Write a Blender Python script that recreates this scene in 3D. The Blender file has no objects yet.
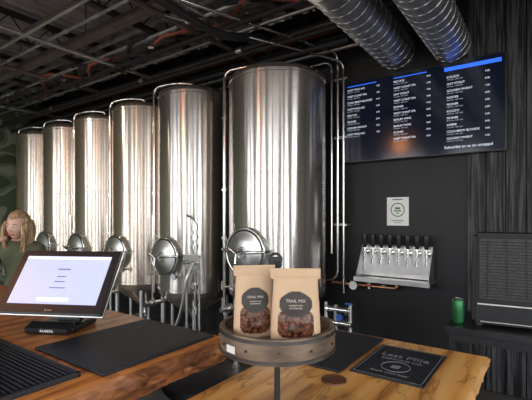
import bpy, bmesh, math, random
from mathutils import Vector, Matrix, noise
random.seed(4)
S=bpy.context.scene
COL=S.collection
EYE=1.5
# ---------------------------------------------------------------- materials
def newmat(name):
    m=bpy.data.materials.new(name); m.use_nodes=True
    nt=m.node_tree; b=nt.nodes['Principled BSDF']
    return m,nt,b
def M(name,col,rough=.5,metal=0,var=.12,scale=12,bump=0,emit=0,spec=None,stretch=None):
    m,nt,b=newmat(name)
    tc=nt.nodes.new('ShaderNodeTexCoord'); mp=nt.nodes.new('ShaderNodeMapping')
    if stretch: mp.inputs['Scale'].default_value=stretch
    n=nt.nodes.new('ShaderNodeTexNoise'); n.inputs['Scale'].default_value=scale; n.inputs['Detail'].default_value=5
    nt.links.new(tc.outputs['Object'],mp.inputs[0]); nt.links.new(mp.outputs[0],n.inputs['Vector'])
    r=nt.nodes.new('ShaderNodeValToRGB')
    r.color_ramp.elements[0].position=.3; r.color_ramp.elements[1].position=.7
    r.color_ramp.elements[0].color=[c*(1-var) for c in col]+[1]
    r.color_ramp.elements[1].color=[min(1,c*(1+var)) for c in col]+[1]
    nt.links.new(n.outputs['Fac'],r.inputs[0]); nt.links.new(r.outputs[0],b.inputs['Base Color'])
    b.inputs['Roughness'].default_value=rough; b.inputs['Metallic'].default_value=metal
    if spec is not None: b.inputs['Specular IOR Level'].default_value=spec
    if bump:
        bp=nt.nodes.new('ShaderNodeBump'); bp.inputs['Strength'].default_value=bump; bp.inputs['Distance'].default_value=.01
        nt.links.new(n.outputs['Fac'],bp.inputs['Height']); nt.links.new(bp.outputs[0],b.inputs['Normal'])
    if emit:
        nt.links.new(r.outputs[0],b.inputs['Emission Color']); b.inputs['Emission Strength'].default_value=emit
    return m
def wood(name,c1,c2,c3,stretch=(14,1.2,14),rough=.35,bump=.1,crack=0):
    m,nt,b=newmat(name)
    tc=nt.nodes.new('ShaderNodeTexCoord'); mp=nt.nodes.new('ShaderNodeMapping'); mp.inputs['Scale'].default_value=stretch
    n=nt.nodes.new('ShaderNodeTexNoise'); n.inputs['Scale'].default_value=1.3; n.inputs['Detail'].default_value=8; n.inputs['Distortion'].default_value=1.2
    w=nt.nodes.new('ShaderNodeTexWave'); w.inputs['Scale'].default_value=.35; w.inputs['Distortion'].default_value=7; w.inputs['Detail'].default_value=3
    w.inputs['Detail Scale'].default_value=.8
    nt.links.new(tc.outputs['Object'],mp.inputs[0])
    nt.links.new(mp.outputs[0],n.inputs['Vector']); nt.links.new(mp.outputs[0],w.inputs['Vector'])
    mx=nt.nodes.new('ShaderNodeMath'); mx.operation='MULTIPLY_ADD'; mx.inputs[1].default_value=.30
    nt.links.new(w.outputs['Fac'],mx.inputs[0])
    m2=nt.nodes.new('ShaderNodeMath'); m2.operation='MULTIPLY'; m2.inputs[1].default_value=.75
    nt.links.new(n.outputs['Fac'],m2.inputs[0]); nt.links.new(m2.outputs[0],mx.inputs[2])
    r=nt.nodes.new('ShaderNodeValToRGB'); e=r.color_ramp.elements
    e[0].position=.25; e[0].color=[*c1,1]; e[1].position=.8; e[1].color=[*c3,1]
    k=e.new(.45); k.color=[*c2,1]
    nt.links.new(mx.outputs[0],r.inputs[0])
    if crack:
        mp3=nt.nodes.new('ShaderNodeMapping'); mp3.inputs['Scale'].default_value=(9,1.6,9)
        n3=nt.nodes.new('ShaderNodeTexNoise'); n3.inputs['Scale'].default_value=1.7; n3.inputs['Detail'].default_value=4; n3.inputs['Distortion'].default_value=.8
        nt.links.new(tc.outputs['Object'],mp3.inputs[0]); nt.links.new(mp3.outputs[0],n3.inputs['Vector'])
        r3=nt.nodes.new('ShaderNodeValToRGB'); q=r3.color_ramp.elements
        q[0].position=.47; q[0].color=(1,1,1,1); q[1].position=.53; q[1].color=(1,1,1,1)
        k=q.new(.5); d=1-crack; k.color=(d,d*.9,d*.8,1)
        mm=nt.nodes.new('ShaderNodeMix'); mm.data_type='RGBA'; mm.blend_type='MULTIPLY'; mm.inputs[0].default_value=1
        nt.links.new(n3.outputs['Fac'],r3.inputs[0]); nt.links.new(r.outputs[0],mm.inputs[6]); nt.links.new(r3.outputs[0],mm.inputs[7])
        nt.links.new(mm.outputs[2],b.inputs['Base Color'])
    else: nt.links.new(r.outputs[0],b.inputs['Base Color'])
    b.inputs['Roughness'].default_value=rough
    bp=nt.nodes.new('ShaderNodeBump'); bp.inputs['Strength'].default_value=bump; bp.inputs['Distance'].default_value=.005
    nt.links.new(mx.outputs[0],bp.inputs['Height']); nt.links.new(bp.outputs[0],b.inputs['Normal'])
    return m
def brushed(name,col,rough=.27,aniso=.75,soft=.13):
    m,nt,b=newmat(name)
    tc=nt.nodes.new('ShaderNodeTexCoord'); mp=nt.nodes.new('ShaderNodeMapping'); mp.inputs['Scale'].default_value=(2,2,60)
    n=nt.nodes.new('ShaderNodeTexNoise'); n.inputs['Scale'].default_value=1.5; n.inputs['Detail'].default_value=6
    nt.links.new(tc.outputs['Object'],mp.inputs[0]); nt.links.new(mp.outputs[0],n.inputs['Vector'])
    r=nt.nodes.new('ShaderNodeValToRGB')
    r.color_ramp.elements[0].color=[c*.86 for c in col]+[1]; r.color_ramp.elements[1].color=[*col,1]
    nt.links.new(n.outputs['Fac'],r.inputs[0]); nt.links.new(r.outputs[0],b.inputs['Base Color'])
    b.inputs['Metallic'].default_value=1; b.inputs['Roughness'].default_value=rough
    b.inputs['Anisotropic'].default_value=aniso; b.inputs['Anisotropic Rotation'].default_value=.25
    t=nt.nodes.new('ShaderNodeTangent'); t.direction_type='RADIAL'; t.axis='Z'
    nt.links.new(t.outputs[0],b.inputs['Tangent'])
    mp2=nt.nodes.new('ShaderNodeMapping'); mp2.inputs['Scale'].default_value=(9,9,.35)
    n2=nt.nodes.new('ShaderNodeTexNoise'); n2.inputs['Scale'].default_value=1.0; n2.inputs['Detail'].default_value=1
    nt.links.new(tc.outputs['Object'],mp2.inputs[0]); nt.links.new(mp2.outputs[0],n2.inputs['Vector'])
    bp=nt.nodes.new('ShaderNodeBump'); bp.inputs['Strength'].default_value=.6; bp.inputs['Distance'].default_value=.009
    nt.links.new(n2.outputs['Fac'],bp.inputs['Height']); nt.links.new(bp.outputs[0],b.inputs['Normal'])
    b2=nt.nodes.new('ShaderNodeBsdfPrincipled'); b2.inputs['Metallic'].default_value=.8; b2.inputs['Roughness'].default_value=.6
    b2.inputs['Base Color'].default_value=(col[0]*.9,col[1]*.84,col[2]*.78,1)
    mx=nt.nodes.new('ShaderNodeMixShader'); mx.inputs[0].default_value=soft
    out=nt.nodes['Material Output']
    nt.links.new(b.outputs[0],mx.inputs[1]); nt.links.new(b2.outputs[0],mx.inputs[2]); nt.links.new(mx.outputs[0],out.inputs['Surface'])
    return m
STEEL=brushed('brushed_steel',(.74,.70,.655),.21,.92)
STEEL_WARM=brushed('brushed_steel_warm',(.74,.64,.55),.24,.9)  # warmer, browner tint for the farther tanks
CHROME=M('polished_steel',(.80,.79,.77),.16,1,.05)
SATIN=M('satin_steel',(.66,.65,.63),.33,1,.1)
GALV=M('galvanised',(.62,.62,.63),.38,1,.25,9)
PIPE=M('painted_pipe',(.13,.105,.09),.45,.3,.2)
DARKST=M('dark_steel',(.04,.037,.036),.5,.4,.3)
BLACK=M('black_plastic',(.012,.012,.014),.35,0,.2)
BLACKM=M('black_matte',(.012,.012,.014),.7,0,.3,40)
RUBBER=M('rubber_mat',(.010,.011,.015),.55,0,.3,60,.2)
GASKET=M('gasket',(.03,.03,.03),.6)
COPPER=M('copper',(.72,.34,.18),.3,1)
BLUE=M('blue_handle',(.03,.12,.5),.4)
RED=M('red_handle',(.5,.05,.03),.4)
WHITE=M('white_plastic',(.75,.75,.74),.5,0,.03)
PAPER=M('paper',(.82,.82,.78),.7,0,.04)
GREENP=M('logo_green',(.12,.2,.12),.7)
REDP=M('red_pipe_paint',(.26,.06,.035),.5)
# ---------------------------------------------------------------- geometry
def link(o,parent=None):
    COL.objects.link(o)
    if parent: o.parent=parent
    return o
def grp(name,loc=(0,0,0),rz=0):
    e=bpy.data.objects.new(name,None); e.empty_display_size=.1; e.location=loc; e.rotation_euler=(0,0,rz)
    COL.objects.link(e); return e
def mesh_obj(name,bm,parent,mats,smooth=False,loc=(0,0,0),rot=(0,0,0)):
    me=bpy.data.meshes.new(name); bmesh.ops.recalc_face_normals(bm,faces=bm.faces[:]); bm.to_mesh(me); bm.free()
    if not isinstance(mats,(list,tuple)): mats=[mats]
    for m in mats: me.materials.append(m)
    if smooth:
        for p in me.polygons: p.use_smooth=True
    o=bpy.data.objects.new(name,me); o.location=loc; o.rotation_euler=rot
    return link(o,parent)
def box(name,parent,c,s,mat,bev=0,rot=(0,0,0),seg=2):
    bm=bmesh.new(); bmesh.ops.create_cube(bm,size=1); bmesh.ops.scale(bm,vec=s,verts=bm.verts)
    if bev: bmesh.ops.bevel(bm,geom=bm.edges[:],offset=bev,segments=seg,affect='EDGES',profile=.6)
    return mesh_obj(name,bm,parent,mat,False,c,rot)
def boxes(name,parent,lst,mat,loc=(0,0,0),rot=(0,0,0)):
    bm=bmesh.new()
    for c,s in lst:
        r=bmesh.ops.create_cube(bm,size=1); bmesh.ops.scale(bm,vec=s,verts=r['verts']); bmesh.ops.translate(bm,vec=c,verts=r['verts'])
    return mesh_obj(name,bm,parent,mat,False,loc,rot)
def add_cyl(bm,p0,p1,r0,r1=None,seg=24):
    p0=Vector(p0);p1=Vector(p1); d=p1-p0
    if r1 is None:r1=r0
    r=bmesh.ops.create_cone(bm,cap_ends=True,segments=seg,radius1=r0,radius2=r1,depth=d.length)
    q=d.to_track_quat('Z','Y').to_matrix().to_4x4()
    bmesh.ops.transform(bm,matrix=Matrix.Translation((p0+p1)/2)@q,verts=r['verts'])
def smooth_by_angle(o,a=40):
    me=o.data
    for p in me.polygons:p.use_smooth=True
    bm=bmesh.new(); bm.from_mesh(me)
    for e in bm.edges:
        if len(e.link_faces)==2 and e.calc_face_angle(0)>math.radians(a): e.smooth=False
    bm.to_mesh(me); bm.free()
def cyls(name,parent,lst,mat,seg=24,loc=(0,0,0)):
    bm=bmesh.new()
    for t in lst: add_cyl(bm,t[0],t[1],t[2],t[3] if len(t)>3 else None,seg)
    o=mesh_obj(name,bm,parent,mat,False,loc); smooth_by_angle(o); return o
def lathe(name,parent,prof,mat,loc=(0,0,0),rot=(0,0,0),seg=64,ang=35):
    bm=bmesh.new(); rings=[]
    for r,z in prof:
        if r<1e-5: rings.append([bm.verts.new((0,0,z))])
        else: rings.append([bm.verts.new((r*math.cos(2*math.pi*i/seg),r*math.sin(2*math.pi*i/seg),z)) for i in range(seg)])
    for a,b in zip(rings,rings[1:]):
        for i in range(seg):
            j=(i+1)%seg
            if len(a)==1 and len(b)==1: continue
            if len(a)==1: bm.faces.new((a[0],b[i],b[j]))
            elif len(b)==1: bm.faces.new((a[i],a[j],b[0]))
            else: bm.faces.new((a[i],a[j],b[j],b[i]))
    o=mesh_obj(name,bm,parent,mat,False,loc,rot); smooth_by_angle(o,ang); return o
def tube(name,parent,pts,r,mat,fillet=0,cyclic=False,res=3,loc=(0,0,0)):
    pts=[Vector(p) for p in pts]
    if fillet and len(pts)>2:
        out=[pts[0]]
        for i in range(1,len(pts)-1):
            a,b,c=pts[i-1],pts[i],pts[i+1]
            f=min(fillet,(a-b).length*.49,(c-b).length*.49)
            p=b+(a-b).normalized()*f; q=b+(c-b).normalized()*f
            for k in range(8):
                t=k/7; out.append(p*(1-t)**2+b*2*t*(1-t)+q*t*t)
        out.append(pts[-1]); pts=out
    cu=bpy.data.curves.new(name,'CURVE'); cu.dimensions='3D'; cu.bevel_depth=r; cu.bevel_resolution=res; cu.use_fill_caps=True
    sp=cu.splines.new('POLY'); sp.points.add(len(pts)-1)
    for i,p in enumerate(pts): sp.points[i].co=(*p,1)
    sp.use_cyclic_u=cyclic; sp.use_smooth=True
    cu.materials.append(mat)
    o=bpy.data.objects.new(name,cu); o.location=loc; return link(o,parent)
def torus(name,parent,R,r,mat,loc=(0,0,0),rot=(0,0,0)):
    o=tube(name,parent,[(R*math.cos(a*math.pi/24),R*math.sin(a*math.pi/24),0) for a in range(48)],r,mat,0,True)
    o.location=loc;o.rotation_euler=rot;return o
def text(name,parent,body,size,loc,rot,mat,align='LEFT',sp=1.0):
    cu=bpy.data.curves.new(name,'FONT'); cu.body=body; cu.size=size; cu.align_x=align; cu.space_line=sp; cu.extrude=.0003
    cu.materials.append(mat)
    o=bpy.data.objects.new(name,cu); o.location=loc;o.rotation_euler=rot; return link(o,parent)
R90=math.pi/2
# ---------------------------------------------------------------- room shell
XL,XR,YF,YB,H=-8.4,3.2,-4.0,3.9,3.75
WALLB=M('wall_black_paint',(.010,.010,.0115),.5,0,.15,3,.02,spec=.35)
def plankmat():
    m,nt,b=newmat('black_vertical_planks')
    tc=nt.nodes.new('ShaderNodeTexCoord'); mp=nt.nodes.new('ShaderNodeMapping'); mp.inputs['Scale'].default_value=(34,34,1.2)
    n=nt.nodes.new('ShaderNodeTexNoise'); n.inputs['Scale'].default_value=1.5; n.inputs['Detail'].default_value=8;n.inputs['Distortion'].default_value=.9
    nt.links.new(tc.outputs['Object'],mp.inputs[0]); nt.links.new(mp.outputs[0],n.inputs['Vector'])
    r=nt.nodes.new('ShaderNodeValToRGB'); r.color_ramp.elements[0].position=.40;r.color_ramp.elements[1].position=.66
    r.color_ramp.elements[0].color=(.003,.003,.004,1); r.color_ramp.elements[1].color=(.075,.075,.08,1)
    nt.links.new(n.outputs['Fac'],r.inputs[0]); nt.links.new(r.outputs[0],b.inputs['Base Color'])
    b.inputs['Roughness'].default_value=.5; b.inputs['Specular IOR Level'].default_value=.3
    bp=nt.nodes.new('ShaderNodeBump'); bp.inputs['Strength'].default_value=.9; bp.inputs['Distance'].default_value=.01
    nt.links.new(n.outputs['Fac'],bp.inputs['Height']); nt.links.new(bp.outputs[0],b.inputs['Normal'])
    return m
def muralmat():
    m,nt,b=newmat('mural_olive')
    tc=nt.nodes.new('ShaderNodeTexCoord'); w=nt.nodes.new('ShaderNodeTexNoise')
    w.inputs['Scale'].default_value=1.5; w.inputs['Distortion'].default_value=1.2; w.inputs['Detail'].default_value=0
    nt.links.new(tc.outputs['Object'],w.inputs['Vector'])
    r=nt.nodes.new('ShaderNodeValToRGB'); r.color_ramp.interpolation='CONSTANT'
    e=r.color_ramp.elements; e[0].color=(.10,.13,.075,1); e[0].position=0; e[1].position=.45; e[1].color=(.26,.30,.20,1)
    k=e.new(.53); k.color=(.16,.19,.12,1); k=e.new(.61); k.color=(.07,.09,.05,1)
    nt.links.new(w.outputs['Fac'],r.inputs[0]); nt.links.new(r.outputs[0],b.inputs['Base Color']); b.inputs['Roughness'].default_value=.6
    return m
FLOORM=M('floor_concrete',(.10,.09,.08),.35,0,.35,2.5,.05)
CEILM=M('ceiling_deck',(.50,.47,.48),.5,.2,.3,3)
PLASTER=M('plaster_light',(.42,.38,.35),.8,0,.1,4)
box('floor',None,((XL+XR)/2,(YF+YB)/2,-.05),(XR-XL+.4,YB-YF+.4,.1),FLOORM)
box('wall_back',None,((XL+XR)/2,YB+.1,H/2),(XR-XL+.4,.2,H),WALLB)
box('wall_left',None,(XL-.1,(YF+YB)/2,H/2),(.2,YB-YF,H),muralmat())
g=[]
x=-.60
while x<XR-.05:
    w=.145; g.append(((x+w/2,YB-.016,H/2),(w-.010,.03,H-.02))); x+=w
boxes('trim_1',None,g,plankmat())
bm=bmesh.new(); prof=[]; x=XL-.1
while x<XR+.1:
    prof+= [(x,0),(x+.06,0),(x+.08,.045),(x+.13,.045)]; x+=.15
a=[bm.verts.new((px,YF-.1,H+pz)) for px,pz in prof]; b=[bm.verts.new((px,YB+.2,H+pz)) for px,pz in prof]
for i in range(len(prof)-1): bm.faces.new((a[i],a[i+1],b[i+1],b[i]))
mesh_obj('ceiling',bm,None,CEILM)
def window_wall(name,axis,pos,a0,a1,openings,sill,head):
    L=[]
    def add(u0,u1,z0,z1):
        if axis=='x': L.append((((u0+u1)/2,pos,(z0+z1)/2),(u1-u0,.2,z1-z0)))
        else: L.append(((pos,(u0+u1)/2,(z0+z1)/2),(.2,u1-u0,z1-z0)))
    add(a0,a1,0,sill); add(a0,a1,head,H)
    c=a0
    for o0,o1 in openings:
        add(c,o0,sill,head); c=o1
    add(c,a1,sill,head)
    boxes(name,None,L,PLASTER)
front_open=[(-8.0,-6.7),(-6.1,-4.8),(-4.1,-2.9),(-2.3,-1.1),(-.3,1.0),(1.7,2.9)]
right_open=[(-3.4,-2.1),(-1.3,.1),(.9,2.2)]
SILL,HEAD=.5,3.3; ZM=(SILL+HEAD)/2; ZH=HEAD-SILL
window_wall('wall_front','x',YF-.1,XL,XR,front_open,SILL,HEAD)
window_wall('wall_right','y',XR+.1,YF-.2,YB,right_open,SILL,HEAD)
wi=0
def portal(loc,rot,sx,sy):
    l=bpy.data.lights.new('window_portal','AREA'); l.shape='RECTANGLE'; l.size=sx; l.size_y=sy; l.cycles.is_portal=True
    o=bpy.data.objects.new('window_portal',l); o.location=loc;o.rotation_euler=rot; COL.objects.link(o)
for o0,o1 in front_open:
    wi+=1; c=(o0+o1)/2; w=o1-o0
    boxes('window_%d'%wi,None,[((c-w/2+.03,YF-.1,ZM),(.06,.1,ZH)),((c+w/2-.03,YF-.1,ZM),(.06,.1,ZH)),((c,YF-.1,SILL+.03),(w,.1,.06)),((c,YF-.1,HEAD-.03),(w,.1,.06)),((c,YF-.1,2.4),(w,.06,.05))],BLACK)
    portal((c,YF-.22,ZM),(R90,0,0),w,ZH)
for o0,o1 in right_open:
    wi+=1; c=(o0+o1)/2; w=o1-o0; X=XR+.1
    boxes('window_%d'%wi,None,[((X,c-w/2+.03,ZM),(.1,.06,ZH)),((X,c+w/2-.03,ZM),(.1,.06,ZH)),((X,c,SILL+.03),(.1,w,.06)),((X,c,HEAD-.03),(.1,w,.06)),((X,c,2.4),(.06,w,.05))],BLACK)
    portal((X+.12,c,ZM),(R90,0,R90),w,ZH)
# ---------------------------------------------------------------- ceiling services
tr=grp('ceiling_joists',(0,0,0))
for k,jx in enumerate([-7.6,-6.2,-4.8,-3.4,-2.0,-.6,.8,2.2]):
    boxes('chords_%d'%k,tr,[((jx,0,3.70),(.08,7.7,.04)),((jx,0,3.42),(.07,7.7,.035))],DARKST)
    pts=[];y=-3.8;up=0
    while y<3.85: pts.append((jx,y,3.43 if up else 3.69)); up=1-up; y+=.22
    tube('web_%d'%k,tr,pts,.011,DARKST,res=1)
be=grp('ceiling_beams',(0,0,0))
for k,by in enumerate([.7,-.9,-3.0]):
    boxes('ibeam_%d'%k,be,[((-2.6,by,3.40),(11.4,.16,.02)),((-2.6,by,3.27),(11.4,.014,.26)),((-2.6,by,3.14),(11.4,.16,.02))],DARKST)
pp=grp('ceiling_pipes',(0,0,0))
tube('main_pipe',pp,[(XL,2.33,3.36),(XR,2.33,3.36)],.062,PIPE,res=6)
for k,(y,z,r,m) in enumerate([(2.62,3.30,.02,GALV),(2.9,3.40,.035,PIPE),(3.05,3.30,.018,SATIN),(3.25,3.22,.028,DARKST),(3.5,3.34,.05,PIPE),(3.72,3.18,.02,GALV),(3.78,3.42,.03,REDP),(2.05,3.3,.015,GALV),(1.95,3.42,.03,PIPE),(2.48,3.5,.02,REDP),(2.75,3.52,.03,GALV),(1.75,3.2,.012,SATIN),(3.15,3.12,.02,BLACKM),(2.75,3.2,.025,BLACKM),(3.4,3.1,.03,BLACKM),(3.62,3.26,.022,BLACKM)]):
    tube('conduit_%d'%k,pp,[(XL,y,z),(XR if (y<3.5 and z>3.18) else -1.5,y,z)],r,m)
    if k<8: cyls('coupling_%d'%k,pp,[((x,y,z),(x+.07,y,z),r+.008) for x in (-6.3-k*.1,-4.6+k*.1,-2.9+k*.07)],GALV if k%2 else PIPE,16)
for k,(x,z,r) in enumerate([(-7.0,3.2,.02),(-5.4,3.3,.03),(-4.1,3.22,.02),(-2.75,3.24,.025),(-2.55,3.3,.015)]):
    tube('cross_pipe_%d'%k,pp,[(x,-1.5,z),(x,3.86,z)],r,PIPE if k%2 else GALV)
for k in range(6):
    x0=-7+k*.95; 
    pts=[(x0+i*.16,2.7+.15*math.sin(i*.9+k),3.26-.06*math.sin(i*.6+k*2)) for i in range(14)]
    tube('hose_%d'%k,pp,pts,.014+.004*(k%3),(BLACKM,REDP,BLACKM)[k%3])
cyls('sprinklers',pp,[((x,2.62,3.30),(x,2.62,3.2),.012) for x in (-6.6,-5,-3.3,-2.1)]+[((x,2.62,3.2),(x,2.62,3.195),.03) for x in (-6.6,-5,-3.3,-2.1)],CHROME,16)
tube('cable_loop',pp,[(-2.6,1.6,3.3),(-2.4,2.0,3.12),(-2.3,2.5,3.02),(-2.25,2.9,3.12),(-2.3,3.3,3.3)],.035,BLACKM,fillet=.2)
boxes('cable_tray',pp,[((-4,3.0,3.5),(8.5,.02,.08)),((-4,3.3,3.5),(8.5,.02,.08))]+[((-8+ i*.25,3.15,3.47),(.03,.3,.015)) for i in range(33)],GALV)
cyls('hangers',pp,[((x,2.33,3.4),(x,2.33,3.76),.006) for x in (-7,-5.5,-4,-2.5,-1,.5)],DARKST,8)
hp=grp('steel_process_pipes',(-1.75,3.8,0))
tube('drop_1',hp,[(-.70,-1.6,3.24),(-.05,0,3.17),(-.05,0,.85),(-.25,0,.80)],.014,CHROME,fillet=.09)
tube('drop_2',hp,[(-.85,-1.6,3.15),(.015,.0,3.07),(.015,.0,.70)],.012,CHROME,fillet=.09)
tube('header',hp,[(-5.6,.0,3.10),(-.12,.0,3.10),(-.12,0,1.1)],.014,CHROME,fillet=.09)
boxes('clamps',hp,[((-.02,.05,z),(.14,.1,.02)) for z in (1.4,2.3,2.9)],SATIN)
def duct(name,x,z,r):
    g=grp(name,(x,0,z))
    cyls('shell',g,[((0,-3.6,0),(0,YB-.001,0),r)],GALV,48)
    pts=[];n=int(7.4/.11*16)
    for i in range(n):
        a=i*2*math.pi/16; y=-3.55+i*.11/16; pts.append((math.cos(a)*(r+.001),y,math.sin(a)*(r+.001)))
    tube('spiral_seam',g,pts,.0045,GALV,res=1)
    for k,y in enumerate((-2.2,.3,2.3)):
        cyls('joint_%d'%k,g,[((0,y,0),(0,y+.05,0),r+.008)],GALV,48)
        cyls('hanger_%d'%k,g,[((-r,y,0),(-r,y,H-z),.004),((r,y,0),(r,y,H-z),.004)],DARKST,6)
duct('spiral_duct',-1.2,3.05,.165); duct('spiral_duct.001',-.72,3.0,.155)
# ---------------------------------------------------------------- tanks
def tank(idx,X,Y,r,ztop,zsh,zbot,zman,mr,mat):
    nm='brewing_tank' if idx==0 else 'brewing_tank.%03d'%idx
    g=grp(nm,(X,Y,0))
    dome=.10
    prof=[(0,ztop)]
    for i in range(1,13):
        a=i/12*R90; prof.append((r*math.sin(a)**.75*1.0 if i<12 else r, ztop-dome*(1-math.cos(a)**.9 if i<12 else 1)))
    prof+=[(r+.004,ztop-dome-.005),(r+.004,ztop-dome-.03),(r,ztop-dome-.035)]
    zz=ztop-dome-.035; n=10
    for i in range(1,n): prof.append((r,zz+(zsh-zz)*i/n))
    prof+=[(r,zsh+.05),(r+.004,zsh+.045),(r+.004,zsh+.02),(r,zsh+.015),(r*.985,zsh-.02),(r*.9,zsh-.07),(.07,zbot+.03),(.05,zbot),(0,zbot)]
    lathe('shell',g,prof,mat,seg=96)
    hm=(ztop+zsh)/2+.05
    for k,z in enumerate((hm,hm-.6)): torus('seam_%d'%k,g,r+.0008,.0022,mat,(0,0,z))
    L=[]
    for a in (45,135,225,315):
        c,s=math.cos(math.radians(a)),math.sin(math.radians(a)); q=r*.86
        L+=[((c*q,s*q,.03),(c*q,s*q,zsh+.02),.028),((c*q,s*q,0),(c*q,s*q,.03),.05)]
    cyls('legs',g,L,SATIN,16)
    ym=-r
    cyls('manway_neck',g,[((0,ym+.12,zman),(0,ym-.035,zman),mr)],SATIN,48)
    torus('manway_ring',g,mr,.013,CHROME,(0,ym-.035,zman),(R90,0,0))
    torus('manway_gasket',g,mr*.93,.007,GASKET,(0,ym-.046,zman),(R90,0,0))
    lathe('manway_door',g,[(0,.05),(mr*.3,.047),(mr*.6,.036),(mr*.8,.018),(mr*.92,.012),(mr*.92,0),(0,0)],SATIN,(0,ym-.036,zman),(R90,0,0),48)
    tube('manway_arm',g,[(-mr*1.15,ym+.0,zman+.02),(-mr*1.1,ym-.09,zman+.02),(0,ym-.115,zman+.0),(mr*1.12,ym-.09,zman+.02),(mr*1.15,ym,zman+.02)],.013,CHROME,fillet=.05)
    cyls('manway_handle',g,[((0,ym-.08,zman),(0,ym-.17,zman),.016)]+[((0,ym-.165,zman),(.09*math.cos(a),ym-.175,zman+.09*math.sin(a)),.009) for a in (.5,.5+2.09,.5+4.19)],CHROME,16)
    torus('sight_ring',g,.05,.006,CHROME,(0,ym-.082,zman),(R90,0,0))
    px=-r-.015; py=-.22 if idx else -.2
    tube('cip_arm',g,[(px-.03,py,.55),(px-.03,py,ztop-.12),(px-.03,py,ztop+.07),(px+.25,py*.6,ztop+.10),(0,0,ztop+.08),(0,0,ztop-.01)],.018,CHROME,fillet=.14,res=5)
    cyls('cip_fittings',g,[((px-.03,py,z),(px-.03,py,z+.025),.032) for z in (.75,1.25,1.75,2.5)]+[((0,0,ztop-.01),(0,0,ztop+.03),.05),((px-.03,py,1.24),(px+.06,py+.10,1.24),.012)],CHROME,20)
    tube('blowoff_pipe',g,[(px+.09,-.34,.5),(px+.09,-.34,1.5)],.011,CHROME)
    cyls('outlet',g,[((0,0,zbot-.12),(0,0,zbot+.02),.03),((0,0,zbot-.09),(0,-r*.8,zbot-.09),.022),((0,-r*.8,zbot-.09),(0,-r*.8-.04,zbot-.09),.04)],CHROME,20)
    zr=zsh-.1
    cyls('racking_port',g,[((-.12,-r*.62,zr),(-.16,-r-.05,zr),.022),((-.16,-r-.05,zr),(-.165,-r-.09,zr),.042),((-.165,-r-.09,zr),(-.17,-r-.17,zr),.022),((-.17,-r-.15,zr),(-.17,-r-.15,zr+.11),.008)],CHROME,20)
    cyls('thermowell',g,[((.16,-r*.8,.84),(.19,-r-.06,.84),.012),((.19,-r-.06,.84),(.195,-r-.085,.84),.035)],CHROME,20)
    cyls('sample_valve',g,[((-.22,-r*.75,.82),(-.26,-r-.05,.82),.010),((-.26,-r-.05,.80),(-.26,-r-.05,.88),.014)],CHROME,12)
    return g
tank(0,-2.26,3.36,.485,2.93,.74,.30,1.16,.215,STEEL)
for i,x in enumerate((-3.47,-4.40,-5.31,-6.22,-7.12)):
    tank(i+1,x,3.40,.43 if i==0 else .415,(2.98,2.95,2.92,2.92,2.92)[i],.62,.28,1.04,.205,STEEL if i<1 else STEEL_WARM)
g=grp('process_valve_panel',(-2.98,2.88,0))
box('plate',g,(0,0,1.02),(.22,.02,.15),SATIN,.003)
cyls('ports',g,[((-.06,0,1.02),(-.06,-.06,1.02),.025),((.06,0,1.02),(.06,-.06,1.02),.025),((-.06,-.04,1.02),(.06,-.04,1.02),.012),((-.09,.01,0),(-.09,.01,1.0),.014),((.09,.01,0),(.09,.01,1.0),.014)],CHROME,20)
tube('hose',g,[(.06,-.06,1.02),(.07,-.14,.9),(.0,-.16,.5),(-.2,-.2,.1),(-.5,-.3,.03)],.016,SATIN,fillet=.15)
tube('riser',g,[(.02,.02,.1),(.02,.02,1.45),(-.1,.02,1.5)],.013,CHROME,fillet=.06)
cyls('valve_stack',g,[((.02,.02,z),(.02,.02,z+.05),.035) for z in (.5,.75,1.15,1.25,1.35)],CHROME,20)
g=grp('glycol_pump',(-2.95,2.45,0))
box('skid',g,(0,0,.06),(.4,.25,.05),DARKST,.005)
for s in(-1,1): box('foot_%d'%(s+1),g,(s*.15,0,.018),(.05,.2,.036),RUBBER)
cyls('motor',g,[((-.14,0,.22),(.06,0,.22),.085),((.06,0,.22),(.14,0,.22),.06),((.10,0,.22),(.10,0,.38),.022)],SATIN,32)
box('mount',g,(-.04,0,.11),(.2,.12,.06),DARKST)
# ---------------------------------------------------------------- wall valve cluster + copper pipe
g=grp('copper_gas_manifold',(-1.45,3.86,.78))
tube('copper_pipe',g,[(-.42,-.05,.02),(-.2,-.05,.02),(.26,-.05,.02),(.26,-.05,.1)],.014,COPPER,fillet=.04)
cyls('regulator',g,[((-.16,-.05,.02),(-.16,-.10,.02),.035),((-.16,-.1,.02),(-.16,-.115,.02),.045),((-.02,-.05,-.01),(-.02,-.05,.05),.02)],CHROME,24)
cyls('gauge',g,[((-.16,-.115,.02),(-.16,-.12,.02),.04)],WHITE,24)
boxes('brackets',g,[((-.3,-.02,.02),(.03,.05,.03)),((.12,-.02,.02),(.03,.05,.03))],SATIN)
box('handle_red',g,(-.02,-.07,.03),(.06,.015,.015),RED,.003)
g=grp('keg_valve_cluster',(-1.60,3.34,0))
cyls('stand_pipe',g,[((0,0,0),(0,0,.68),.02),((0,0,0),(0,0,.02),.08)],SATIN,20)
cyls('bodies',g,[((-.1,0,.52),(.16,0,.52),.028),((-.1,0,.64),(.14,0,.64),.024),((.14,0,.46),(.14,0,.70),.02),((-.1,0,.46),(-.1,0,.70),.02)]+[((x,0,z),(x+.012,0,z),.042) for x in(-.08,.02,.1) for z in (.52,.64)],CHROME,20)
cyls('blue_wheel',g,[((.05,-.03,.58),(.05,-.045,.58),.03),((.05,0,.58),(.05,-.04,.58),.012)],BLUE,24)
box('blue_lever',g,(.14,-.03,.71),(.07,.015,.015),BLUE,.004)
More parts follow.
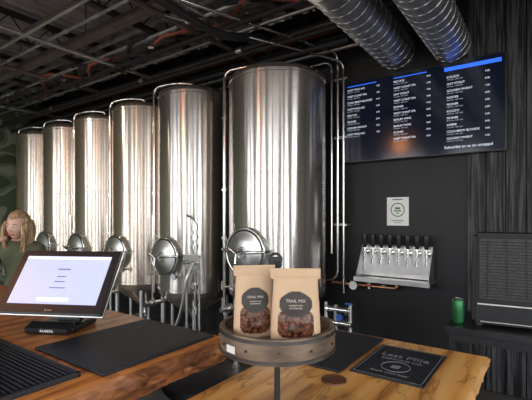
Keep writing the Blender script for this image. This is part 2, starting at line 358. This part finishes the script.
# ---------------------------------------------------------------- TV
SCR=M('tv_screen',(.004,.006,.014),.12,0,.1,3,emit=.6,spec=.35)
TXT=M('tv_text',(.75,.82,.95),.5,0,.02,emit=.6)
TXD=M('tv_text_dim',(.4,.45,.55),.5,0,.02,emit=.5)
BLUEB=M('tv_banner',(.02,.12,.75),.5,0,.05,emit=1.1)
tvw,tvh=1.454,.818
g=grp('wall_tv',(-1.024,3.82,2.44))
box('casing',g,(0,.008,0),(tvw,.04,tvh),BLACK,.006)
box('screen',g,(0,-.0125,0),(tvw-.024,.003,tvh-.024),SCR)
box('bracket',g,(0,.052,0),(.4,.054,.3),DARKST)
yy=-.0148
names=['Hazy Pale Ale','Citra Lager','West Coast IPA','Oat Stout','Cold Brew Blonde','Pilsner','Red Rye','Sour Cherry','Golden Wheat','Amber','Porter','Kolsch','Barley Wine']
random.seed(2)
for c,(x0,items) in enumerate([(-.67,8),(-.20,10),(.27,10)]):
    ytop=.36 if c!=2 else .31
    if c==2: box('banner_2',g,(.47,yy,.345),(.44,.001,.034),BLUEB)
    else: box('banner_%d'%c,g,(x0+.15,yy,ytop+.0),(.30,.001,.008),BLUEB)
    for i in range(items):
        y=ytop-.045-i*(.064 if c==0 else .060)
        text('beer_%d_%d'%(c,i),g,random.choice(names).upper(),.026,(x0,yy,y),(R90,0,0),TXT)
        text('abv_%d_%d'%(c,i),g,'%.1f%% abv - half / pint'%random.uniform(4,9),.016,(x0,yy,y-.02),(R90,0,0),TXD)
        text('price_%d_%d'%(c,i),g,'%d.00'%random.randint(5,9),.02,(x0+.30,yy,y),(R90,0,0),TXT)
text('subscribe',g,'Subscribe to us on untappd',.034,(.25,yy,-.355),(R90,0,0),TXT)
# ---------------------------------------------------------------- poster
g=grp('wall_poster',(-1.213,3.897,1.535))
box('sheet',g,(0,-.001,0),(.21,.003,.275),PAPER)
lathe('emblem',g,[(0,.001),(.068,.001),(.068,0)],GREENP,(0,-.0025,.015),(R90,0,0),48)
lathe('emblem_inner',g,[(0,.001),(.058,.001),(.058,0)],PAPER,(0,-.0035,.015),(R90,0,0),48)
boxes('emblem_art',g,[((0,-.0052,.03),(.05,.001,.02)),((0,-.0052,.005),(.07,.001,.012)),((0,-.0052,-.017),(.03,.001,.01)),((0,-.0035,-.09),(.12,.001,.008)),((0,-.0035,.115),(.1,.001,.01)),((0,-.0035,-.11),(.08,.001,.005))],GREENP)
# ---------------------------------------------------------------- taps
g=grp('beer_tap_wall',(-1.21,3.9,1.0))
box('backplate',g,(0,-.03,.055),(.66,.055,.31),SATIN,.004)
boxes('drip_tray',g,[((0,-.13,-.13),(.70,.25,.012)),((0,-.252,-.115),(.70,.01,.04)),((-.345,-.13,-.115),(.01,.25,.04)),((.345,-.13,-.115),(.01,.25,.04))],SATIN)
boxes('drip_grille',g,[((-.33+i*.022,-.13,-.105),(.008,.23,.004)) for i in range(31)],CHROME)
for s in(-1,1):
    bm=bmesh.new(); vs=[bm.verts.new(p) for p in [(s*.333,-.03,.21),(s*.333,-.06,.21),(s*.333,-.24,-.1),(s*.333,-.03,-.1)]]; f=bm.faces.new(vs)
    r=bmesh.ops.extrude_face_region(bm,geom=[f]); bmesh.ops.translate(bm,vec=(s*.006,0,0),verts=[v for v in r['geom'] if isinstance(v,bmesh.types.BMVert)])
    mesh_obj('side_bracket_%d'%(s+1),bm,g,SATIN)
for i in range(8):
    x=-.29+i*.083
    cyls('faucet_%d'%i,g,[((x,-.05,.14),(x,-.12,.14),.014),((x,-.055,.14),(x,-.062,.14),.026),((x,-.12,.17),(x,-.125,.10),.018,.014),((x,-.125,.10),(x,-.15,.03),.010),((x,-.12,.17),(x,-.118,.20),.009)],CHROME,16)
    lathe('tap_handle_%d'%i,g,[(0,0),(.015,0),(.024,.03),(.029,.10),(.027,.125),(0,.13)],BLACK,(x,-.118,.185),(0.05,0,0),16)
# ---------------------------------------------------------------- left counter (live-edge slab)
CW=wood('counter_wood',(.18,.055,.015),(.42,.145,.036),(.56,.23,.07),(12,1.3,12),.3,crack=.6)
LE=wood('live_edge_wood',(.035,.012,.006),(.21,.075,.025),(.46,.19,.075),(30,5,26),.5,.9)
TW=wood('table_wood',(.38,.14,.03),(.68,.31,.075),(.80,.44,.14),(10,1.1,10),.28,crack=.5)
TE=wood('table_edge_wood',(.24,.09,.025),(.55,.27,.09),(.7,.4,.16),(20,3,20),.4,.4)
def slab(name,parent,x0,x1,y0,y1,z0,z1,amp,mats,rag=1.0):
    bm=bmesh.new(); n=160; m=10; loops=[]
    for i in range(n+1):
        y=y0+(y1-y0)*i/n; lp=[]
        lp.append(bm.verts.new((x0,y,z0))); lp.append(bm.verts.new((x0,y,z1)))
        for k in range(1,9): lp.append(bm.verts.new((x0+(x1-x0-.03)*k/9,y,z1)))
        for k in range(m+1):
            t=k/m; z=z1+(z0-z1)*t
            bulge=math.sin(t*math.pi)**.6*.012*rag-.012*rag*t
            dx=amp*noise.noise(Vector((y*3,t*.8,1)))+amp*.5*noise.noise(Vector((y*14,t*4,5)))+amp*.5*noise.noise(Vector((y*40,t*9,9)))
            if k==0: dx*=.6
            lp.append(bm.verts.new((x1+bulge+dx-.006*(k==0),y,z)))
        lp.append(bm.verts.new((x0+(x1-x0)*.5,y,z0)))
        loops.append(lp)
    c=len(loops[0])
    for a,b in zip(loops,loops[1:]):
        for k in range(c):
            f=bm.faces.new((a[k],a[(k+1)%c],b[(k+1)%c],b[k]))
            if 10<=k<10+m: f.material_index=1
    f=bm.faces.new(loops[0]); f.material_index=1
    f=bm.faces.new(loops[-1][::-1]); f.material_index=1
    o=mesh_obj(name,bm,parent,mats); smooth_by_angle(o,50); return o
g=grp('service_counter',(0,0,0))
slab('slab',g,-3.0,-.93,-.6,1.06,.985,1.07,.016,[CW,LE])
box('cabinet',g,(-2.0,.2,.4925),(1.7,1.3,.985),BLACKM,.005)
box('bar_mat',None,(-1.155,.825,1.0745),(.375,.43,.009),RUBBER,.003)
g=grp('bar_drip_mat',(-1.32,.37,1.0705))
box('base',g,(0,0,.002),(.60,.42,.004),RUBBER)
boxes('ribs',g,[((0,-.195+i*.013,.007),(.56,.006,.007)) for i in range(31)]+[((0,.205,.006),(.60,.01,.012)),((0,-.205,.006),(.60,.01,.012)),((.295,0,.006),(.01,.42,.012)),((-.295,0,.006),(.01,.42,.012))],RUBBER)
# ---------------------------------------------------------------- POS monitor
def scrmat():
    m,nt,b=newmat('pos_screen')
    tc=nt.nodes.new('ShaderNodeTexCoord'); gr=nt.nodes.new('ShaderNodeTexGradient'); nt.links.new(tc.outputs['Object'],gr.inputs[0])
    r=nt.nodes.new('ShaderNodeValToRGB'); r.color_ramp.elements[0].color=(.44,.47,.68,1); r.color_ramp.elements[1].color=(.52,.56,.75,1)
    nt.links.new(gr.outputs[0],r.inputs[0]); nt.links.new(r.outputs[0],b.inputs['Base Color'])
    nt.links.new(r.outputs[0],b.inputs['Emission Color']); b.inputs['Emission Strength'].default_value=.5; b.inputs['Roughness'].default_value=.3
    return m
g=grp('pos_terminal',(-1.459,.753,1.07),math.radians(28))
tl=-math.radians(36)
hd=bpy.data.objects.new('display_head',None); hd.location=(0,0,.19); hd.rotation_euler=(tl,0,0); link(hd,g)
box('display_casing',hd,(0,.012,0),(.402,.022,.256),BLACK,.005)
box('display_rim',hd,(0,.013,0),(.408,.008,.262),SATIN,.003)
box('display_glass',hd,(0,-.0005,0),(.39,.003,.246),BLACK)
box('display_panel',hd,(0,-.0025,.004),(.338,.002,.192),scrmat())
DK=M('ui_dark',(.08,.1,.3),.5,emit=.3)
LT=M('ui_light',(.75,.78,.9),.5,emit=.5)
boxes('ui_lines',hd,[((0,-.0038,.045),(.05,.001,.004)),((0,-.0038,.015),(.035,.001,.003)),((0,-.0038,-.005),(.04,.001,.003)),((0,-.0038,-.03),(.06,.001,.003))],DK)
boxes('ui_bar',hd,[((0,-.0038,.092),(.338,.001,.010)),((0,-.0038,-.075),(.12,.001,.014))],LT)
text('brand_dots',hd,'o o o',.012,(0,-.0025,-.117),(R90,0,0),SATIN,'CENTER')
box('neck',g,(0,.075,.10),(.10,.03,.15),BLACK,.008,(tl*.5,0,0))
box('base',g,(-.03,.07,.0125),(.17,.16,.025),BLACK,.01)
box('base_front',g,(-.035,-.01,.018),(.17,.05,.03),BLACK,.008,(.35,0,0))
text('base_text',g,'toast',.026,(-.03,-.0385,.012),(R90*.78,0,0),WHITE,'CENTER')
# ---------------------------------------------------------------- right table
g=grp('wood_slab_table',(0,0,0))
slab('slab',g,-.90,-.205,.50,1.79,.885,.94,.010,[TW,TE],.6)
boxes('frame',g,[((-.55,.7,.86),(.5,.05,.05)),((-.55,1.6,.86),(.5,.05,.05)),((-.78,.7,.43),(.05,.05,.86)),((-.32,.7,.43),(.05,.05,.86)),((-.78,1.6,.43),(.05,.05,.86)),((-.32,1.6,.43),(.05,.05,.86)),((-.55,1.15,.86),(.05,.9,.05))],BLACKM)
box('bar_mat.001',None,(-.735,1.53,.9445),(.25,.46,.009),RUBBER,.003)
g=grp('printed_bar_mat',(-.462,1.515,.9405))
box('mat',g,(0,0,.003),(.255,.35,.006),RUBBER,.002)
INK=M('mat_print',(.22,.23,.24),.6)
text('title',g,'Last Mile',.05,(0,.045,.0064),(0,0,0),INK,'CENTER')
text('line2',g,'BREWING CO.',.024,(0,.01,.0064),(0,0,0),INK,'CENTER')
text('line3',g,'fresh craft beer',.022,(0,-.13,.0064),(0,0,0),INK,'CENTER')
torus('emblem',g,.05,.0012,INK,(0,-.055,.0064))
boxes('border',g,[((0,.165,.0063),(.235,.002,.0006)),((0,-.165,.0063),(.235,.002,.0006)),((.117,0,.0063),(.002,.33,.0006)),((-.117,0,.0063),(.002,.33,.0006)),((0,-.055,.0063),(.03,.03,.0006))],INK)
KN=M('recess_brown',(.10,.035,.015),.5,0,.4,50)
g=grp('table_recess',(-.60,1.235,.9405))  # rimmed brown disc made up in place of a recessed hole
lathe('pad',g,[(0,.003),(.034,.003),(.036,.005),(.042,.005),(.043,0),(0,0)],KN,seg=48)
# ---------------------------------------------------------------- tray stand
OAK=wood('weathered_oak',(.045,.028,.020),(.12,.080,.052),(.23,.16,.105),(8,8,30),.6,.4)
HOOP=M('hoop_steel',(.11,.10,.095),.4,.8,.3,20)
g=grp('round_display_stand',(-.614,.913,.9405),math.radians(35.5))
lathe('base',g,[(0,.012),(.085,.010),(.095,.004),(.095,0),(0,0)],BLACKM)
cyls('pole',g,[((0,0,.0),(0,0,.435),.008)],BLACKM,16)
lathe('tray_ring',g,[(.143,.20),(.155,.20),(.157,.21),(.157,.255),(.155,.263),(.143,.263),(.141,.255),(.141,.235)],OAK)
lathe('tray_disc',g,[(0,.237),(.1425,.237),(.1425,.222),(0,.222)],OAK)
for k,z in enumerate((.203,.251)): lathe('hoop_%d'%k,g,[(.1572,z),(.1592,z),(.1592,z+.008),(.1572,z+.008)],HOOP)
lathe('flange',g,[(0,.222),(.05,.222),(.05,.216),(.02,.212),(.015,.19),(0,.19)],BLACKM,seg=32)
box('tag',g,(-.118,-.106,.226),(.032,.002,.018),WHITE,.0,(0,0,-math.radians(48)))
cyls('rivets',g,[((.155*math.cos(a),.155*math.sin(a),.231),(.162*math.cos(a),.162*math.sin(a),.231),.003) for a in [i*.5236 for i in range(12)]],HOOP,10)
box('handle_plate',g,(-.005,0,.43),(.036,.008,.03),BLACK,.003)
torus('handle_ring',g,.016,.004,BLACK,(-.005,0,.437),(R90,0,0))
KRAFT=M('kraft_paper',(.56,.38,.24),.65,0,.06,30,.15)
def nuts():
    m,nt,b=newmat('nuts_window')
    tc=nt.nodes.new('ShaderNodeTexCoord'); v=nt.nodes.new('ShaderNodeTexVoronoi'); v.inputs['Scale'].default_value=120
    nt.links.new(tc.outputs['Object'],v.inputs['Vector'])
    r=nt.nodes.new('ShaderNodeValToRGB'); r.color_ramp.elements[0].color=(.24,.09,.05,1); r.color_ramp.elements[1].color=(.03,.008,.004,1); r.color_ramp.elements[1].position=.8
    nt.links.new(v.outputs['Distance'],r.inputs[0]); nt.links.new(r.outputs[0],b.inputs['Base Color']); b.inputs['Roughness'].default_value=.2
    return m
NUT=nuts(); LAB=M('bag_label',(.03,.022,.018),.5,0,.2,60); LABT=M('bag_label_text',(.60,.52,.42),.6)
def bag(name,loc,rz,w,h,d):
    g=grp(name,loc,rz)
    bm=bmesh.new(); nz=72; nc=96; rings=[]
    for j in range(nz+1):
        t=j/nz; z=h*t
        dep=d*(1-t)**.45*(.80+.2*math.sin(min(1,t*5)*R90)) +.0015 if t<.86 else .0015+d*(.14**.45)*max(0,(.9-t)/.04)**1*(t<.9)
        ww=w*(.94+.06*math.cos(t*3)) if t<.86 else w
        ring=[]
        for i in range(nc):
            a=2*math.pi*i/nc; c,s=math.cos(a),math.sin(a)
            x=ww/2*math.copysign(abs(c)**.55,c); y=dep/2*math.copysign(abs(s)**.8,s)
            y+=.0015*noise.noise(Vector((x*40,z*40,loc[0]*9)))*(1 if t<.85 else .6)
            ring.append(bm.verts.new((x,y,z)))
        rings.append(ring)
    for a,b in zip(rings,rings[1:]):
        for i in range(nc):
            j=(i+1)%nc; f=bm.faces.new((a[i],a[j],b[j],b[i])); c=f.calc_center_median()
            if c.y<0:
                x=c.x/w; z=c.z/h
                if (x/.36)**4+((z-.25)/.19)**4<1: f.material_index=1
                if (x/.33)**2+((z-.52)/.17)**2<1: f.material_index=2
    bm.faces.new(rings[0][::-1]); bm.faces.new(rings[-1])
    mesh_obj('pouch',bm,g,[KRAFT,NUT,LAB],True)
    yl=-d*.5*.78-.001
    text('label_text',g,'TRAIL MIX',w*.085,(0,yl-.001,h*.55),(R90-.10,0,0),LABT,'CENTER')
    text('label_text_2',g,'roasted nuts\nand berries',w*.055,(0,yl-.0025,h*.50),(R90-.10,0,0),LABT,'CENTER')
    box('seal_strip',g,(0,0,h*.9),(w*.985,.0045,.003),KRAFT)
    return g
bag('snack_bag',(-.535,.880,1.178),math.radians(33),.128,.185,.048)
bag('snack_bag.001',(-.647,.853,1.178),math.radians(44),.112,.188,.045)
# ---------------------------------------------------------------- side table, speaker, can
g=grp('black_side_table',(-.25,2.62,0))
boxes('top',g,[((0,0,.87),(.46,.46,.03))],BLACK)
boxes('frame',g,[((sx*.2,sy*.2,.43),(.03,.03,.86)) for sx in(-1,1) for sy in(-1,1)]+[((0,sy*.2,.83),(.4,.02,.05)) for sy in(-1,1)]+[((sx*.2,0,.83),(.02,.4,.05)) for sx in(-1,1)]+[((0,0,.3),(.42,.42,.02))],BLACKM)
GRL=M('speaker_grille',(.05,.046,.043),.55,0,.4,90,spec=.3)
SPK=M('speaker_body',(.007,.007,.008),.5,0,.2,spec=.35)
g=grp('black_speaker_cabinet',(-.215,2.64,.886),math.radians(8))
bm=bmesh.new(); bmesh.ops.create_cube(bm,size=1); bmesh.ops.scale(bm,vec=(.335,.28,.50),verts=bm.verts)
for v in bm.verts:
    if v.co.z>0: v.co.x*=.93; v.co.y=v.co.y*.9+.01
bmesh.ops.bevel(bm,geom=bm.edges[:],offset=.018,segments=4,affect='EDGES')
o=mesh_obj('cabinet',bm,g,SPK,False,(0,0,.262)); smooth_by_angle(o,30)
box('grille_panel',g,(0,-.1345,.32),(.265,.012,.33),GRL,.004,(-.05,0,0))
boxes('grille_bars',g,[((0,0,-.15+i*.0165),(.26,.006,.005)) for i in range(19)]+[((x,0,0),(.004,.004,.31)) for x in (-.09,0,.09)],SPK,(0,-.143,.32),(-.05,0,0))
boxes('lower_trim',g,[((0,-.143,.125),(.28,.006,.006)),((0,-.144,.03),(.25,.006,.004))],SATIN)
boxes('feet',g,[((sx*.13,sy*.1,.006),(.03,.03,.012)) for sx in(-1,1) for sy in(-1,1)],RUBBER)
tube('side_cable',g,[(.12,0,.50),(.17,-.01,.545),(.20,-.02,.50),(.195,-.02,.40),(.16,.0,.35)],.006,BLACK,fillet=.03)  # loop of black cable beside the cabinet
CANM=M('can_green',(.03,.17,.06),.3,.5,.3,20)
g=grp('drink_can',(-.435,2.50,.886))
lathe('body',g,[(0,.003),(.022,.003),(.025,0),(.031,.010),(.033,.016),(.033,.120),(.031,.127),(.027,.134)],CANM,seg=32)
lathe('lid',g,[(.027,.134),(.028,.137),(.0265,.137),(.025,.133),(0,.133)],CHROME,seg=32)
# ---------------------------------------------------------------- bar stool
g=grp('bar_stool',(-1.38,1.36,0))
lathe('seat',g,[(0,.72),(.14,.72),(.155,.71),(.16,.69),(.15,.675),(0,.675)],BLACKM,seg=40)
L=[]
for a in range(4):
    c,s=math.cos(a*R90+.78),math.sin(a*R90+.78); L.append(((c*.2,s*.2,0),(c*.1,s*.1,.68),.013))
cyls('legs',g,L,BLACKM,12); torus('foot_ring',g,.165,.009,BLACKM,(0,0,.25))
# ---------------------------------------------------------------- pendant lamp behind the viewer (reflected in TV)
GLOW=M('lamp_glass',(1.0,.36,.12),.4,0,.02,emit=26)
g=grp('pendant_lamp',(-2.63,-1.0,2.99))
lathe('globe',g,[(0,.15)]+[(.15*math.sin(a*math.pi/12),.15*math.cos(a*math.pi/12)) for a in range(1,12)]+[(0,-.15)],GLOW,seg=32)
cyls('cord',g,[((0,0,.14),(0,0,.78),.006),((0,0,.13),(0,0,.19),.05)],BLACKM,16)
# ---------------------------------------------------------------- woman
SKIN=M('skin',(.66,.40,.30),.5,0,.05,20); OLIVE=M('olive_knit',(.09,.095,.05),.8,0,.2,60,.2); JEAN=M('denim',(.03,.05,.10),.8,0,.2,60)
def hairmat():
    m,nt,b=newmat('blonde_hair')
    tc=nt.nodes.new('ShaderNodeTexCoord'); mp=nt.nodes.new('ShaderNodeMapping'); mp.inputs['Scale'].default_value=(90,90,8)
    n=nt.nodes.new('ShaderNodeTexNoise'); n.inputs['Scale'].default_value=1
    nt.links.new(tc.outputs['Object'],mp.inputs[0]); nt.links.new(mp.outputs[0],n.inputs['Vector'])
    r=nt.nodes.new('ShaderNodeValToRGB'); r.color_ramp.elements[0].position=.35;r.color_ramp.elements[1].position=.65
    r.color_ramp.elements[0].color=(.15,.085,.04,1); r.color_ramp.elements[1].color=(.58,.38,.19,1)
    nt.links.new(n.outputs['Fac'],r.inputs[0]); nt.links.new(r.outputs[0],b.inputs['Base Color']); b.inputs['Roughness'].default_value=.45
    return m
HAIR=hairmat()
def skinmesh(name,parent,chains,mats,matfn=None,sub=2):
    me=bpy.data.meshes.new(name+'_t'); V=[];E=[];R=[];roots=[]
    for vs,es in chains:
        o=len(V); roots.append(o)
        V+=[v[:3] for v in vs]; R+=[(v[3],v[4] if len(v)>4 else v[3]) for v in vs]; E+=[(a+o,b+o) for a,b in es]
    me.from_pydata(V,E,[]); o=bpy.data.objects.new(name+'_t',me); COL.objects.link(o)
    bpy.context.view_layer.objects.active=o
    md=o.modifiers.new('s','SKIN'); md.use_smooth_shade=True
    for i,sv in enumerate(me.skin_vertices[0].data):
        sv.radius=R[i]; sv.use_root=(i in roots)
    sd=o.modifiers.new('d','SUBSURF'); sd.levels=sub; sd.render_levels=sub
    dg=bpy.context.evaluated_depsgraph_get(); m2=bpy.data.meshes.new_from_object(o.evaluated_get(dg))
    bpy.data.objects.remove(o)
    m2.materials.clear()
    for m in mats: m2.materials.append(m)
    for p in m2.polygons:
        p.use_smooth=True; p.material_index=matfn(p.center) if matfn else 0
    ob=bpy.data.objects.new(name,m2); return link(ob,parent)
g=grp('woman',(-3.36,1.42,0),math.radians(40)); g.scale=(.975,.975,.975)
V=[(0,.01,.86,.125,.10),(0,.0,1.00,.105,.085),(0,-.005,1.15,.125,.095),(0,.01,1.27,.11,.075),(0,.01,1.345,.048,.048),(0,-.008,1.41,.045,.045),
   (.145,.01,1.265,.058,.055),(.185,.02,1.03,.042,.042),(.17,-.08,.83,.030,.028),(.168,-.10,.79,.024,.020),
   (-.145,.01,1.265,.058,.055),(-.20,-.10,1.06,.043,.043),(-.10,-.20,1.24,.031,.029),(-.085,-.205,1.285,.023,.022),
   (.085,.01,.80,.085,.09),(.095,-.01,.46,.056,.06),(.10,.03,.09,.038,.042),(.11,-.09,.035,.036,.03),
   (-.085,.01,.80,.085,.09),(-.095,-.02,.46,.056,.06),(-.10,.02,.09,.038,.042),(-.11,-.10,.035,.036,.03)]
E=[(0,1),(1,2),(2,3),(3,4),(4,5),(3,6),(6,7),(7,8),(8,9),(3,10),(10,11),(11,12),(12,13),(0,14),(14,15),(15,16),(16,17),(0,18),(18,19),(19,20),(20,21)]
def bmf(c):
    if c.z<.07: return 3
    if abs(c.x)<.07 and c.z>1.335: return 0
    if c.z<.84 and abs(c.x)<.155 and c.y>-.12 : return 2
    if c.x>.12 and c.z<.82: return 0
    if c.y<-.165 and c.z>1.255: return 0
    return 1
skinmesh('body',g,[(V,E)],[SKIN,OLIVE,JEAN,BLACKM],bmf)
def hand(name,w,dirv,nrm,side,curl):
    d=Vector(dirv).normalized(); n=Vector(nrm); n=(n-d*n.dot(d)).normalized(); s=d.cross(n)*side; w=Vector(w)
    def P(a,b,c): return w+d*a+s*b+n*c
    def v(p,r,r2=None): return (*p,r,r2 or r)
    ch=[([v(P(0,0,0),.020),v(P(.03,0,0),.026,.017),v(P(.065,0,0),.032,.014),v(P(.078,0,0),.030,.011)],[(0,1),(1,2),(2,3)])]
    for b,L in ((-.026,.058),(-.009,.070),(.009,.076),(.026,.070)):
        p=P(.065,b,0); pts=[v(p,.0085)]; a=0; pos=[.065,0]
        for k,f in enumerate((.42,.32,.26)):
            a+=curl*(.7+.3*k); pos[0]+=L*f*math.cos(a); pos[1]+=L*f*math.sin(a)
            pts.append(v(P(pos[0],b*1.05,pos[1]),.0082-.0008*k))
        ch.append((pts,[(0,1),(1,2),(2,3)]))
    ch.append(([v(P(.02,.015,.004),.012),v(P(.042,.038,.016),.0105),v(P(.064,.046,.028),.009),v(P(.082,.044,.036),.008)],[(0,1),(1,2),(2,3)]))
    skinmesh(name,g,ch,[SKIN],None,2)
hand('right_hand',(-.085,-.205,1.285),(.30,.22,.85),(.55,.75,-.2),1,.55)
hand('left_hand',(.168,-.10,.79),(-.02,-.25,-1),(-1,0,0),1,.35)
bm=bmesh.new(); bmesh.ops.create_uvsphere(bm,u_segments=64,v_segments=48,radius=1)
for v in bm.verts:
    x,y,z=v.co
    fx=.071; 
    if z<0: fx*=1-.30*(-z)**1.5
    X=x*fx; Y=y*.092; Z=z*.112
    if z<0 and y>0: Y*=1-.35*(-z)
    if y<-.2:
        Y+=.006*min(1,max(0,-z))           
        def gs(cx,cz,sx,sz): return math.exp(-((X-cx)/sx)**2-((Z-cz)/sz)**2)
        Y-=.020*gs(0,-.022,.010,.012)+.011*gs(0,-.004,.008,.018)
        Y+=.007*(gs(.028,.008,.014,.010)+gs(-.028,.008,.014,.010))
        Y-=.005*(gs(.026,.026,.02,.007)+gs(-.026,.026,.02,.007))
        Y-=.006*gs(0,-.052,.018,.006)+.008*gs(0,-.088,.02,.014)
        Y-=.004*(gs(.04,-.025,.016,.016)+gs(-.04,-.025,.016,.016))
    v.co=(X,Y,Z)
hh=bpy.data.objects.new('head_pivot',None); hh.location=(0,-.03,1.452); hh.rotation_euler=(math.radians(8),math.radians(6),math.radians(-6)); link(hh,g)
mesh_obj('head',bm,hh,SKIN,True)
EW=M('eye_white',(.8,.8,.78),.2); EI=M('iris',(.05,.06,.07),.2); LIP=M('lips',(.5,.14,.12),.4); BROW=M('brow',(.22,.12,.06),.7)
for s in(-1,1):
    for nm,r,m,y in(('eye',.011,EW,-.078),('iris',.0055,EI,-.0865)):
        bm=bmesh.new(); bmesh.ops.create_uvsphere(bm,u_segments=16,v_segments=12,radius=r); mesh_obj(nm+('_l' if s>0 else '_r'),bm,hh,m,True,(s*.027,y,.007))
    tube('brow_'+('l' if s>0 else 'r'),hh,[(s*.014,-.092,.026),(s*.028,-.089,.031),(s*.042,-.08,.026)],.0025,BROW)
    bm=bmesh.new(); bmesh.ops.create_uvsphere(bm,u_segments=16,v_segments=12,radius=1); bmesh.ops.scale(bm,vec=(.008,.016,.028),verts=bm.verts)
    mesh_obj('ear_'+('l' if s>0 else 'r'),bm,hh,SKIN,True,(s*.072,.008,-.005))
tube('mouth',hh,[(-.022,-.084,-.050),(-.01,-.093,-.054),(0,-.095,-.055),(.01,-.093,-.054),(.022,-.084,-.050)],.0045,LIP)
bm=bmesh.new(); bmesh.ops.create_uvsphere(bm,u_segments=48,v_segments=36,radius=1)
bmesh.ops.scale(bm,vec=(.086,.106,.122),verts=bm.verts)
dl=[v for v in bm.verts if (v.co.y<-.028 and v.co.z<.055+.35*abs(v.co.x)-.0 and abs(v.co.x)<.078 and v.co.z<.07) or v.co.z<-.085]
bmesh.ops.delete(bm,geom=dl,context='VERTS')
for v in bm.verts:
    k=1+.05*noise.noise(v.co*45); v.co.x*=k; v.co.y*=k
o=mesh_obj('hair_cap',bm,hh,HAIR,True,(0,.008,.006))
md=o.modifiers.new('th','SOLIDIFY'); md.thickness=.008; md.offset=-1
ch=[]
random.seed(7)
for i in range(40):
    a=math.radians(-34+ (248)*i/39)
    cx,cy=math.cos(a),math.sin(a)
    L=random.uniform(.24,.34)
    pts=[]
    for k in range(6):
        t=k/5; rr=1+.12*t+.08*math.sin(t*5+i)+.22*math.sin(min(1,t*1.3)*math.pi)
        pts.append((cx*.078*rr+random.uniform(-.006,.006),cy*.086*rr+.01-.012*t+random.uniform(-.005,.005),.045-L*t,.018*(1-.5*t)+.003,.013*(1-.5*t)+.003))
    ch.append((pts,[(k,k+1) for k in range(5)]))
skinmesh('hair_locks',hh,ch,[HAIR],None,1)
# ---------------------------------------------------------------- world, light, camera
w=bpy.data.worlds.new('world'); S.world=w; w.use_nodes=True; nt=w.node_tree; bg=nt.nodes['Background']
tc=nt.nodes.new('ShaderNodeTexCoord'); sx=nt.nodes.new('ShaderNodeSeparateXYZ'); nt.links.new(tc.outputs['Generated'],sx.inputs[0])
r=nt.nodes.new('ShaderNodeValToRGB'); r.color_ramp.elements[0].position=.45; r.color_ramp.elements[0].color=(.40,.38,.35,1)
r.color_ramp.elements[1].position=.56; r.color_ramp.elements[1].color=(.90,.95,1.0,1)
mr=nt.nodes.new('ShaderNodeMapRange'); mr.inputs[1].default_value=-1; mr.inputs[2].default_value=1
nt.links.new(sx.outputs['Z'],mr.inputs[0]); nt.links.new(mr.outputs[0],r.inputs[0]); nt.links.new(r.outputs[0],bg.inputs['Color'])
bg.inputs['Strength'].default_value=8.5
def spot(name,loc,tgt,power,col,size=1.2):
    l=bpy.data.lights.new(name,'SPOT'); l.energy=power; l.color=col; l.spot_size=size; l.spot_blend=.6; l.shadow_soft_size=.06
    o=bpy.data.objects.new(name,l); o.location=loc; o.rotation_euler=(Vector(tgt)-Vector(loc)).to_track_quat('-Z','Y').to_euler(); COL.objects.link(o)
spot('fill_spot',(-1.0,.2,3.1),(-.9,1.0,.9),30,(1,.92,.82),1.5)  # added fill spot brightening the table tops, no fixture modelled
spot('fill_spot.001',(-5.2,1.2,3.1),(-5.0,3.2,1.2),50,(1,.85,.68),1.6)  # added warm fill spot brightening the farther tanks
cam=bpy.data.cameras.new('camera'); co=bpy.data.objects.new('camera',cam); COL.objects.link(co)
co.location=(0,0,EYE); co.rotation_euler=(R90,0,math.radians(35.52))
cam.sensor_width=36; cam.lens=36*400/532; cam.shift_y=15/532; cam.clip_start=.02
S.camera=co
S.view_settings.view_transform='Standard'
S.view_settings.exposure=0
